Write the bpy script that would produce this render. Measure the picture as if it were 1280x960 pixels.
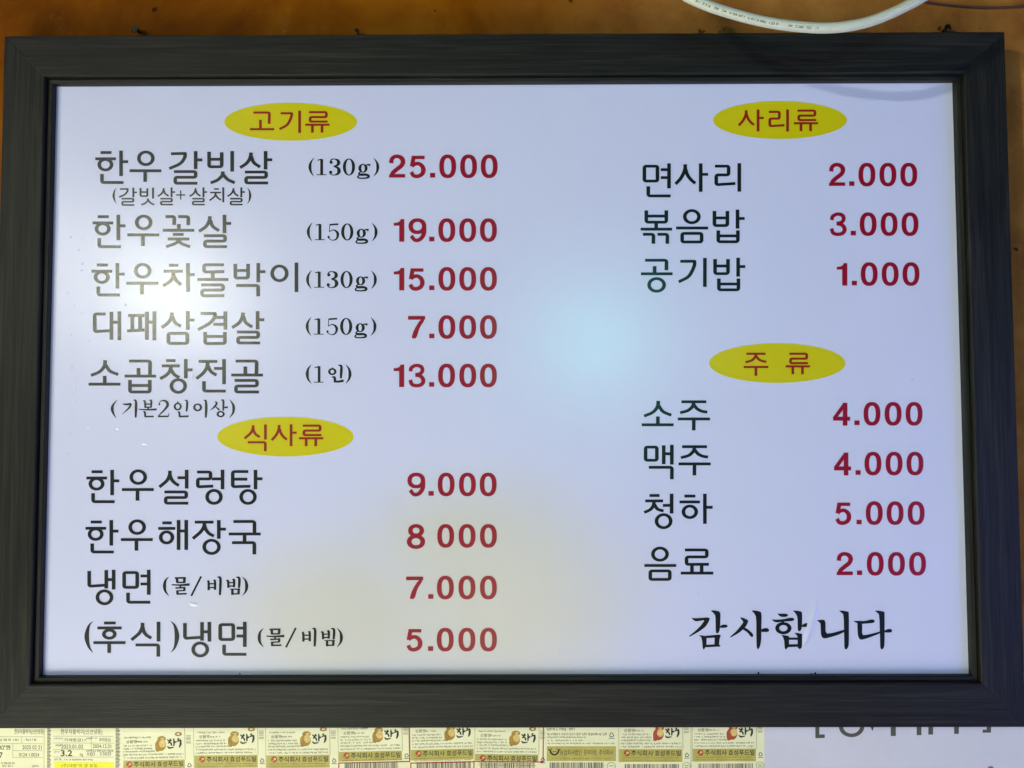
import bpy, bmesh, math, random
from mathutils import Vector, Matrix

for _o in list(bpy.data.objects):
    bpy.data.objects.remove(_o)
scene = bpy.context.scene
COL = scene.collection

# ------------------------------------------------------------------ camera
CAM = Vector((0.01012, -0.75899, -0.04211))
RIGHT = Vector((0.99999073, 0.00340485, -0.00263463))
DOWN = Vector((-0.00277943, 0.04324682, -0.99906055))
FWD = Vector((-0.00328772, 0.99905862, 0.04325588))
FPX = 961.0
cam_data = bpy.data.cameras.new('camera')
cam_data.sensor_fit = 'HORIZONTAL'
cam_data.sensor_width = 36.0
cam_data.lens = 36.0 * FPX / 1280.0
cam_data.clip_start = 0.01
cam_data.clip_end = 50.0
cam = bpy.data.objects.new('camera', cam_data)
m3 = Matrix((RIGHT, -DOWN, -FWD)).transposed()
cam.matrix_world = Matrix.Translation(CAM) @ m3.to_4x4()
COL.objects.link(cam)
scene.camera = cam

# ------------------------------------------------------------------ light
world = bpy.data.worlds.new('World')
scene.world = world
world.use_nodes = True
world.node_tree.nodes['Background'].inputs[0].default_value = (0.80, 0.78, 0.80, 1)
world.node_tree.nodes['Background'].inputs[1].default_value = 0.03


def aim(o, target):
    d = Vector(target) - o.location
    o.rotation_euler = d.to_track_quat('-Z', 'Y').to_euler()


def lamp(name, loc, target, size, power, color, shape='DISK', size_y=None, spread=math.pi):
    d = bpy.data.lights.new(name, 'AREA')
    d.shape = shape
    d.size = size
    if size_y:
        d.size_y = size_y
    d.energy = power
    d.color = color
    d.spread = spread
    o = bpy.data.objects.new(name, d)
    o.location = loc
    aim(o, target)
    COL.objects.link(o)
    return o


# room lamp to the left of the viewer: makes the main highlight
lamp('room_lamp', (-0.860, -1.2, 0.272), (0.1, 0, -0.05), 0.085, 4.171, (0.989, 1.0, 0.747))
# second lamp further off to the left: throws the shadows of the cable and of the frame
lamp('corner_lamp', (-2.6, -2.64, 0.78), (0.75, 0, 0.2), 0.09, 2.304, (0.972, 1.0, 0.861), spread=math.radians(40))
# cool screen light behind the viewer
lamp('screen_lamp', (0.215, -1.2, 0.15), (0.1, 0, 0.0), 0.16, 1.549, (0.111, 1.0, 0.822))
# broad soft fills added low at the sides and floor to brighten the sheet
lamp('soft_fill_left', (-1.0, -1.15, -1.25), (-0.4, 0, -0.35), 0.8, 23.02, (0.978, 1.0, 0.788), 'RECTANGLE', 0.7)
lamp('soft_fill_right', (2.4, -1.5, -0.6), (0.4, 0, -0.2), 1.4, 31.396, (0.178, 0.244, 1.0), 'RECTANGLE', 1.2)
lamp('floor_fill', (0.2, -1.4, -2.4), (0.1, 0, -0.1), 1.6, 20.079, (1.0, 0.887, 0.825), 'RECTANGLE', 0.9)
# warm fill added behind the viewer to tint the lower sheet
lamp('warm_fill', (0.02, -1.3, -0.60), (0, 0, -0.2), 0.45, 1.104, (1.0, 0.86, 0.5))

scene.view_settings.view_transform = 'Standard'
scene.view_settings.look = 'None'
scene.view_settings.exposure = 0.0
scene.view_settings.gamma = 1.0
scene.render.engine = 'CYCLES'
scene.cycles.use_denoising = True
scene.cycles.max_bounces = 6


# ------------------------------------------------------------------ helpers
def at(u, v, y=0.0):
    """a point of the plane at depth y, read off the photograph"""
    d = RIGHT * ((u - 640) / FPX) + DOWN * ((v - 480) / FPX) + FWD
    return CAM + d * ((y - CAM.y) / d.y)


PXM = 0.759 / FPX          # metres per pixel on the sheet


def link(name, me, mat, parent=None, local=False):
    if mat is not None and not me.materials:
        me.materials.append(mat)
    o = bpy.data.objects.new(name, me)
    COL.objects.link(o)
    if parent is not None:
        o.parent = parent
        if not local and parent.type == 'EMPTY':      # mesh given in world coordinates
            o.matrix_parent_inverse = Matrix.Translation(-parent.location)
    return o


def thing(name, label, cat, group=None, loc=(0, 0, 0)):
    o = bpy.data.objects.new(name, None)
    o.empty_display_size = 0.05
    o.location = loc
    COL.objects.link(o)
    o['label'] = label
    o['category'] = cat
    if group:
        o['group'] = group
    return o


def tag(o, label, cat, group=None):
    o['label'] = label
    o['category'] = cat
    if group:
        o['group'] = group
    return o


def mesh_from(name, verts, faces, smooth=False):
    me = bpy.data.meshes.new(name)
    me.from_pydata([tuple(v) for v in verts], [], faces)
    me.validate()
    if smooth:
        for p in me.polygons:
            p.use_smooth = True
    me.update()
    return me


# ------------------------------------------------------------------ materials
def new_mat(name):
    m = bpy.data.materials.new(name)
    m.use_nodes = True
    nt = m.node_tree
    return m, nt, nt.nodes['Principled BSDF']


def node(nt, typ, **kw):
    n = nt.nodes.new(typ)
    for k, v in kw.items():
        if k in ('operation', 'blend_type', 'noise_dimensions', 'wave_type', 'bands_direction', 'data_type', 'feature'):
            setattr(n, k, v)
        else:
            n.inputs[k].default_value = v
    return n


def coords(nt, scale=(1, 1, 1), loc=(0, 0, 0)):
    g = nt.nodes.new('ShaderNodeNewGeometry')
    mp = nt.nodes.new('ShaderNodeMapping')
    mp.inputs['Scale'].default_value = scale
    mp.inputs['Location'].default_value = loc
    nt.links.new(g.outputs['Position'], mp.inputs['Vector'])
    return mp.outputs['Vector']


def ramp(nt, fac, stops):
    r = nt.nodes.new('ShaderNodeValToRGB')
    while len(r.color_ramp.elements) < len(stops):
        r.color_ramp.elements.new(0.5)
    for e, (p, c) in zip(r.color_ramp.elements, stops):
        e.position = p
        e.color = (*c, 1)
    nt.links.new(fac, r.inputs['Fac'])
    return r.outputs['Color']


def noise(nt, vec, scale, detail=3, rough=0.5, dist=0.0):
    n = nt.nodes.new('ShaderNodeTexNoise')
    n.inputs['Scale'].default_value = scale
    n.inputs['Detail'].default_value = detail
    n.inputs['Roughness'].default_value = rough
    n.inputs['Distortion'].default_value = dist
    nt.links.new(vec, n.inputs['Vector'])
    return n.outputs['Fac']


def film_surface(nt, b, rough=0.50, coat=0.245):
    """laminating film shared by the sheet and its print: pebbly bump, even gloss"""
    v = coords(nt)
    n1 = noise(nt, v, 900, 2, 0.6)
    bump = nt.nodes.new('ShaderNodeBump')
    bump.inputs['Strength'].default_value = 0.22
    bump.inputs['Distance'].default_value = 0.0004
    nt.links.new(n1, bump.inputs['Height'])
    n2 = noise(nt, v, 22, 4, 0.6)
    bump2 = nt.nodes.new('ShaderNodeBump')
    bump2.inputs['Strength'].default_value = 0.10
    bump2.inputs['Distance'].default_value = 0.0015
    nt.links.new(n2, bump2.inputs['Height'])
    nt.links.new(bump.outputs['Normal'], bump2.inputs['Normal'])
    nt.links.new(bump2.outputs['Normal'], b.inputs['Normal'])
    mr = nt.nodes.new('ShaderNodeMapRange')
    mr.inputs['To Min'].default_value = rough - 0.03
    mr.inputs['To Max'].default_value = rough + 0.04
    nt.links.new(noise(nt, v, 60, 5, 0.7), mr.inputs['Value'])
    nt.links.new(mr.outputs['Result'], b.inputs['Roughness'])
    b.inputs['Specular IOR Level'].default_value = 0.12
    b.inputs['Coat Weight'].default_value = 1.0
    b.inputs['Coat IOR'].default_value = 1.55
    mc = nt.nodes.new('ShaderNodeMapRange')
    mc.inputs['To Min'].default_value = coat - 0.03
    mc.inputs['To Max'].default_value = coat + 0.04
    nt.links.new(noise(nt, v, 60, 5, 0.7), mc.inputs['Value'])
    nt.links.new(mc.outputs['Result'], b.inputs['Coat Roughness'])
    nt.links.new(bump2.outputs['Normal'], b.inputs['Coat Normal'])


def film_mat(name, color, var=0.02, yellow_blotch=False):
    m, nt, b = new_mat(name)
    lo = tuple(c * (1 - var) for c in color)
    hi = tuple(min(1, c * (1 + var)) for c in color)
    c = ramp(nt, noise(nt, coords(nt), 9, 4, 0.6), [(0.3, lo), (0.7, hi)])
    nt.links.new(c, b.inputs['Base Color'])
    if yellow_blotch:
        # one large yellowish blotch low on the board: blue is cut, green slightly
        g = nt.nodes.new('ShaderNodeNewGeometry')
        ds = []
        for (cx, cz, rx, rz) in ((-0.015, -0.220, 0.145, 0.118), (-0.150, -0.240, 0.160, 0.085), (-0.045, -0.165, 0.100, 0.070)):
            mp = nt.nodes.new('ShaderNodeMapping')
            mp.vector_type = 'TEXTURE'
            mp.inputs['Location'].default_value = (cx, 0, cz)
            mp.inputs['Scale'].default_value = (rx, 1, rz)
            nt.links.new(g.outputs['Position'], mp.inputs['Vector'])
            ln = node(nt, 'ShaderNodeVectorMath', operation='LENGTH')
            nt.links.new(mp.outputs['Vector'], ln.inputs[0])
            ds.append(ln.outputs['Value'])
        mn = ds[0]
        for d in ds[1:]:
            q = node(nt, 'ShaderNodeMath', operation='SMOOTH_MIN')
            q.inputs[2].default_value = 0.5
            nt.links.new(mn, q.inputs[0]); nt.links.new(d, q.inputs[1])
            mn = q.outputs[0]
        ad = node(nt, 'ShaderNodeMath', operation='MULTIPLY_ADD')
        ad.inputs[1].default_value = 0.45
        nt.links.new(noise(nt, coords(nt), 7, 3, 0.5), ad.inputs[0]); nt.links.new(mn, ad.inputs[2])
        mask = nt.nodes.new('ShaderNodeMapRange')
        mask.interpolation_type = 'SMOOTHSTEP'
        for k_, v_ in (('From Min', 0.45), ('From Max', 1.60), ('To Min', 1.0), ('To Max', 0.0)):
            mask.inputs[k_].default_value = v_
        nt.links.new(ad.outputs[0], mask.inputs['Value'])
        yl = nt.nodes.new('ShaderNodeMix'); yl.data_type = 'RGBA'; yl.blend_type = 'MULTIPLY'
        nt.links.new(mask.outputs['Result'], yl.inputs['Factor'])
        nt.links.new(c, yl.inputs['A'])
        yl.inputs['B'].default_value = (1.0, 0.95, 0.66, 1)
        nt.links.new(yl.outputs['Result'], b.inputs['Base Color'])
    film_surface(nt, b)
    return m


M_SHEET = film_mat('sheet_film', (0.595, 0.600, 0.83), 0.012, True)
M_INK = film_mat('black_ink', (0.005, 0.007, 0.011))
M_RED = film_mat('red_ink', (0.27, 0.001, 0.020))
M_HEADRED = film_mat('heading_red_ink', (0.27, 0.012, 0.004))
M_YEL = film_mat('yellow_ink', (0.58, 0.50, 0.0005))


def wood_mat(name, along):
    m, nt, b = new_mat(name)
    sc = (7.0, 200, 900) if along == 'x' else (900, 200, 7.0)
    v = coords(nt, sc)
    g1 = noise(nt, v, 1.0, 5, 0.65, 0.4)
    sc2 = (10, 60, 230) if along == 'x' else (230, 60, 10)
    g2 = noise(nt, coords(nt, sc2, (3, 1, 2)), 1.0, 4, 0.6, 0.8)
    mix = node(nt, 'ShaderNodeMath', operation='MULTIPLY')
    nt.links.new(g1, mix.inputs[0]); nt.links.new(g2, mix.inputs[1])
    c = ramp(nt, mix.outputs[0], [(0.12, (0.003, 0.003, 0.003)), (0.28, (0.012, 0.0115, 0.010)), (0.48, (0.032, 0.029, 0.023))])
    nt.links.new(c, b.inputs['Base Color'])
    b.inputs['Roughness'].default_value = 0.52
    b.inputs['Specular IOR Level'].default_value = 0.25
    bump = nt.nodes.new('ShaderNodeBump')
    bump.inputs['Strength'].default_value = 0.7
    bump.inputs['Distance'].default_value = 0.0006
    nt.links.new(g1, bump.inputs['Height'])
    nt.links.new(bump.outputs['Normal'], b.inputs['Normal'])
    return m


M_WOOD = {'x': wood_mat('charcoal_wood_horizontal', 'x'), 'z': wood_mat('charcoal_wood_vertical', 'z')}


def wall_mat():
    m, nt, b = new_mat('brown_wall_paint')
    v = coords(nt)
    base = ramp(nt, noise(nt, coords(nt, (1.4, 1, 1.0)), 5, 6, 0.62, 0.5),
                [(0.30, (0.09, 0.020, 0.0005)), (0.52, (0.215, 0.060, 0.0008)), (0.72, (0.31, 0.115, 0.006))])
    # pale scuffs
    sc = ramp(nt, noise(nt, v, 55, 6, 0.75, 0.6), [(0.60, (0, 0, 0)), (0.74, (1, 1, 1))])
    big = ramp(nt, noise(nt, v, 7, 3, 0.5), [(0.50, (0, 0, 0)), (0.62, (1, 1, 1))])
    mul = node(nt, 'ShaderNodeMix', data_type='RGBA', blend_type='MULTIPLY')
    mul.inputs['Factor'].default_value = 1
    nt.links.new(sc, mul.inputs['A']); nt.links.new(big, mul.inputs['B'])
    mx = nt.nodes.new('ShaderNodeMix'); mx.data_type = 'RGBA'
    k = node(nt, 'ShaderNodeMath', operation='MULTIPLY'); k.inputs[1].default_value = 0.55
    nt.links.new(mul.outputs['Result'], k.inputs[0])
    nt.links.new(k.outputs[0], mx.inputs['Factor'])
    nt.links.new(base, mx.inputs['A'])
    mx.inputs['B'].default_value = (0.42, 0.28, 0.14, 1)
    # the right half of the wall is a paler, greyer brown
    sx = nt.nodes.new('ShaderNodeSeparateXYZ')
    nt.links.new(v, sx.inputs[0])
    wx = node(nt, 'ShaderNodeMath', operation='MULTIPLY_ADD'); wx.inputs[1].default_value = 1.5; wx.inputs[2].default_value = 0.25
    nt.links.new(sx.outputs['X'], wx.inputs[0])
    wn = node(nt, 'ShaderNodeMath', operation='MULTIPLY_ADD'); wn.inputs[1].default_value = 0.9
    nt.links.new(noise(nt, v, 4.0, 5, 0.6), wn.inputs[0]); nt.links.new(wx.outputs[0], wn.inputs[2])
    pale_mask = ramp(nt, wn.outputs[0], [(0.55, (0, 0, 0)), (0.95, (1, 1, 1))])
    mw = nt.nodes.new('ShaderNodeMix'); mw.data_type = 'RGBA'
    nt.links.new(pale_mask, mw.inputs['Factor'])
    nt.links.new(mx.outputs['Result'], mw.inputs['A'])
    tone = ramp(nt, noise(nt, v, 18, 5, 0.65), [(0.3, (0.22, 0.078, 0.014)), (0.7, (0.42, 0.175, 0.034))])
    nt.links.new(tone, mw.inputs['B'])
    mx = mw
    # dark pits
    pits = ramp(nt, noise(nt, v, 75, 2, 0.5), [(0.24, (0.25, 0.2, 0.15)), (0.29, (1, 1, 1))])
    m2 = nt.nodes.new('ShaderNodeMix'); m2.data_type = 'RGBA'; m2.blend_type = 'MULTIPLY'
    m2.inputs['Factor'].default_value = 1
    nt.links.new(mx.outputs['Result'], m2.inputs['A']); nt.links.new(pits, m2.inputs['B'])
    nt.links.new(m2.outputs['Result'], b.inputs['Base Color'])
    b.inputs['Roughness'].default_value = 0.6
    b.inputs['Specular IOR Level'].default_value = 0.06
    bump = nt.nodes.new('ShaderNodeBump')
    bump.inputs['Strength'].default_value = 0.35
    bump.inputs['Distance'].default_value = 0.001
    nt.links.new(noise(nt, v, 120, 5, 0.7), bump.inputs['Height'])
    nt.links.new(bump.outputs['Normal'], b.inputs['Normal'])
    return m


def plain(name, color, rough=0.5, spec=0.4, var=0.05, scale=60, metal=0.0):
    m, nt, b = new_mat(name)
    lo = tuple(c * (1 - var) for c in color)
    hi = tuple(min(1, c * (1 + var)) for c in color)
    c = ramp(nt, noise(nt, coords(nt), scale, 4, 0.6), [(0.3, lo), (0.7, hi)])
    nt.links.new(c, b.inputs['Base Color'])
    b.inputs['Roughness'].default_value = rough
    b.inputs['Specular IOR Level'].default_value = spec
    b.inputs['Metallic'].default_value = metal
    return m


M_WALL = wall_mat()
M_LABEL = plain('pale_yellow_label_paper', (0.80, 0.765, 0.50), 0.45, 0.4, 0.05, 30)
M_PAPER = plain('white_notice_paper', (0.60, 0.58, 0.66), 0.5, 0.3, 0.04, 14)
M_BAND = plain('olive_band_ink', (0.47, 0.40, 0.10), 0.5, 0.3, 0.10, 60)
M_BRIGHT = plain('bright_yellow_band_ink', (0.85, 0.80, 0.02), 0.5, 0.3, 0.03)
M_BLACK = plain('label_black_ink', (0.03, 0.03, 0.025), 0.5, 0.3)
M_GREY = plain('label_grey_ink', (0.09, 0.085, 0.06), 0.6, 0.3, 0.2, 300)
M_OLIVETXT = plain('label_olive_small_ink', (0.22, 0.18, 0.03), 0.6, 0.3, 0.2, 300)
M_NOTICE = plain('notice_grey_ink', (0.085, 0.08, 0.065), 0.6, 0.3)
M_PURPLE = plain('notice_purple_ink', (0.30, 0.10, 0.22), 0.6, 0.3)
M_GOLD = plain('gold_print', (0.36, 0.21, 0.03), 0.5, 0.3, 0.35, 500)
M_CREAM = plain('cream_print', (0.68, 0.48, 0.17), 0.5, 0.3, 0.2, 500)
M_MAROON = plain('emblem_red_print', (0.40, 0.07, 0.03), 0.5, 0.3, 0.15, 300)
M_REDLINE = plain('red_border_ink', (0.36, 0.008, 0.012), 0.5, 0.3)
M_GREEN = plain('green_mark_ink', (0.20, 0.36, 0.16), 0.5, 0.3)
M_CABLE = plain('white_cable_jacket', (0.56, 0.57, 0.48), 0.38, 0.35, 0.05, 120)
M_SCREW = plain('blackened_steel', (0.03, 0.03, 0.03), 0.35, 0.5, 0.2, 400, 0.8)
M_WIRE = plain('dark_brown_wire', (0.06, 0.03, 0.02), 0.5, 0.4)
M_BACK = plain('backing_board', (0.16, 0.11, 0.07), 0.8, 0.2, 0.1, 30)


# ------------------------------------------------------------------ glyph engine
WV, WH = 4.6, 3.6      # stroke widths in photo pixels: upright, level


def fillet(pts, r):
    out = [pts[0]]
    for i in range(1, len(pts) - 1):
        a, b, c = Vector(pts[i - 1]), Vector(pts[i]), Vector(pts[i + 1])
        d1 = (a - b); d2 = (c - b)
        rr = min(r, d1.length * 0.45, d2.length * 0.45)
        p1 = b + d1.normalized() * rr
        p2 = b + d2.normalized() * rr
        for k in range(5):
            t = k / 4
            q = p1 * (1 - t) ** 2 + b * 2 * t * (1 - t) + p2 * t * t
            out.append((q.x, q.y))
    out.append(pts[-1])
    return out


def catmull(pts, n=6):
    if len(pts) < 3:
        return pts
    P = [tuple(2 * a - b for a, b in zip(pts[0], pts[1]))] + list(pts) + [tuple(2 * a - b for a, b in zip(pts[-1], pts[-2]))]
    out = []
    for i in range(1, len(P) - 2):
        for k in range(n):
            t = k / n
            out.append(tuple(0.5 * ((2 * p1) + (-p0 + p2) * t + (2 * p0 - 5 * p1 + 4 * p2 - p3) * t * t + (-p0 + 3 * p1 - 3 * p2 + p3) * t ** 3)
                             for p0, p1, p2, p3 in zip(P[i - 1], P[i], P[i + 1], P[i + 2])))
    out.append(tuple(pts[-1]))
    return out


def ribbon(pts, widths, closed=False):
    """returns (verts, quads) of a ribbon in 2D"""
    n = len(pts)
    L, R = [], []
    for i in range(n):
        if closed:
            a, c = Vector(pts[i - 1][:2]), Vector(pts[(i + 1) % n][:2])
        else:
            a, c = Vector(pts[max(i - 1, 0)][:2]), Vector(pts[min(i + 1, n - 1)][:2])
        b = Vector(pts[i][:2])
        t = (c - a)
        t = t.normalized() if t.length > 1e-9 else Vector((1, 0))
        nrm = Vector((-t.y, t.x))
        w = widths[i] / 2
        L.append(b + nrm * w); R.append(b - nrm * w)
    verts = [(p.x, p.y) for p in L] + [(p.x, p.y) for p in R]
    faces = []
    rng = range(n) if closed else range(n - 1)
    for i in rng:
        j = (i + 1) % n
        faces.append((i, j, n + j, n + i))
    return verts, faces


def dirw(pts, closed=False, k=1.0):
    ws = []
    n = len(pts)
    for i in range(n):
        if closed:
            a, c = pts[i - 1], pts[(i + 1) % n]
        else:
            a, c = pts[max(i - 1, 0)], pts[min(i + 1, n - 1)]
        dx, dy = abs(c[0] - a[0]), abs(c[1] - a[1])
        l = math.hypot(dx, dy) or 1
        ws.append(k * math.sqrt((WV * dy / l) ** 2 + (WH * dx / l) ** 2))
    return ws


def chaikin(pts):
    out = []
    n = len(pts)
    for i in range(n):
        a, b = pts[i], pts[(i + 1) % n]
        out.append((a[0] * .8 + b[0] * .2, a[1] * .8 + b[1] * .2))
        out.append((a[0] * .2 + b[0] * .8, a[1] * .2 + b[1] * .8))
    return out


def pieces(region, strokes, k=1.0):
    """strokes in zoom coordinates -> list of (verts, faces) in photo pixels"""
    x0, y0, s = region
    T = lambda p: (x0 + p[0] / s, y0 + p[1] / s)
    res = []
    for st in strokes:
        kind, v = st[0], st[1:]
        if kind == 'L':          # broken line with rounded corners
            pts = [T((v[i], v[i + 1])) for i in range(0, len(v), 2)]
            if len(pts) > 2:
                pts = fillet(pts, 2.6 * k)
            res.append(ribbon(pts, dirw(pts, False, k)))
        elif kind == 'R':        # closed rounded box
            xa, ya, xb, yb = v
            c = [T((xa, ya)), T((xb, ya)), T((xb, yb)), T((xa, yb))]
            mid = ((c[0][0] + c[1][0]) / 2, c[0][1])
            pts = fillet([mid, c[1], c[2], c[3], c[0], mid], 2.4 * k)[:-1]
            res.append(ribbon(pts, dirw(pts, True, k), True))
        elif kind == 'C':        # smooth curve
            pts = catmull([T((v[i], v[i + 1])) for i in range(0, len(v), 2)])
            res.append(ribbon(pts, dirw(pts, False, k)))
        elif kind == 'H':        # hook: level bar then a smooth falling curve
            p = [T((v[i], v[i + 1])) for i in range(0, len(v), 2)]
            cur = catmull(p[1:])
            pts = [p[0]] + fillet([p[0], cur[0]] + cur[1:3], 1.8 * k)[1:] + cur[3:]
            res.append(ribbon(pts, dirw(pts, False, k)))
        elif kind == 'O':        # ring: centre, centre-line radii, [side width, top width]
            cx, cy = T(v[:2])
            rx, ry = v[2] / s, v[3] / s
            wv, wh = (v[4] * (1.22 if s > 9.5 or 7 < s < 7.5 else 1.0) / s, v[5] * (1.22 if s > 9.5 or 7 < s < 7.5 else 1.0) / s) if len(v) > 4 else (WV * k, WH * k)
            ex = v[6] if len(v) > 6 else 2.0
            n = 40
            vo, vi = [], []
            for i in range(n):
                a = 2 * math.pi * i / n
                ca, sa = math.cos(a), math.sin(a)
                fx = math.copysign(abs(ca) ** (2 / ex), ca)
                fy = math.copysign(abs(sa) ** (2 / ex), sa)
                vo.append((cx + (rx + wv / 2) * fx, cy + (ry + wh / 2) * fy))
                vi.append((cx + (rx - wv / 2) * fx, cy + (ry - wh / 2) * fy))
            res.append((vo + vi, [(i, (i + 1) % n, n + (i + 1) % n, n + i) for i in range(n)]))
        elif kind == 'B':        # brush line: x, y, width triples, smooth
            pts = catmull([(*T((v[i], v[i + 1])), v[i + 2] * (1.34 if s > 9.5 or 7 < s < 7.5 else 1.0) / s) for i in range(0, len(v), 3)])
            res.append(ribbon(pts, [max(0.15, p[2]) for p in pts]))
        elif kind == 'W':        # straight line of one width: w, then points
            pts = [T((v[i], v[i + 1])) for i in range(1, len(v), 2)]
            res.append(ribbon(pts, [v[0] * (1.28 if s > 9.5 or 7 < s < 7.5 else 1.0) / s] * len(pts)))
        elif kind == 'D':        # dot
            cx, cy = T(v[:2]); r = v[2] / s
            vs = [(cx + r * math.cos(2 * math.pi * i / 16), cy + r * math.sin(2 * math.pi * i / 16)) for i in range(16)]
            res.append((vs, [tuple(range(16))]))
        elif kind in 'PQ':       # outline (P softened, Q as it is)
            pts = [(v[i], v[i + 1]) for i in range(0, len(v), 2)]
            if kind == 'P':
                pts = chaikin(pts)
            pts = [T(p) for p in pts]
            res.append((pts, [tuple(range(len(pts)))]))
    return res


RA = (100, 170, 5.3333); RB = (100, 310, 5.3333); RC = (100, 430, 5.3333); RD = (100, 570, 5.3333)
RE = (100, 670, 5.3333); RF = (780, 180, 7.1111); RG = (780, 250, 7.1111); RH = (780, 480, 7.1111)
RI = (780, 600, 7.1111); RJ = (100, 770, 8.0); RK = (320, 310, 12.0); RL = (240, 110, 5.3333)
RM = (130, 495, 7.1111); RN = (195, 712, 10.6667); RQ = (370, 190, 10.6667); RS = (370, 450, 10.6667)
RT = (480, 180, 8.0); RU = (480, 320, 8.0); RW = (480, 440, 4.0); RX = (1030, 190, 5.3333)
R4 = (880, 410, 6.4); R8 = (360, 560, 3.368); R5 = (350, 100, 4.129)
RV = (860, 740, 9.1429); RY = (980, 740, 9.1429)

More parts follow.
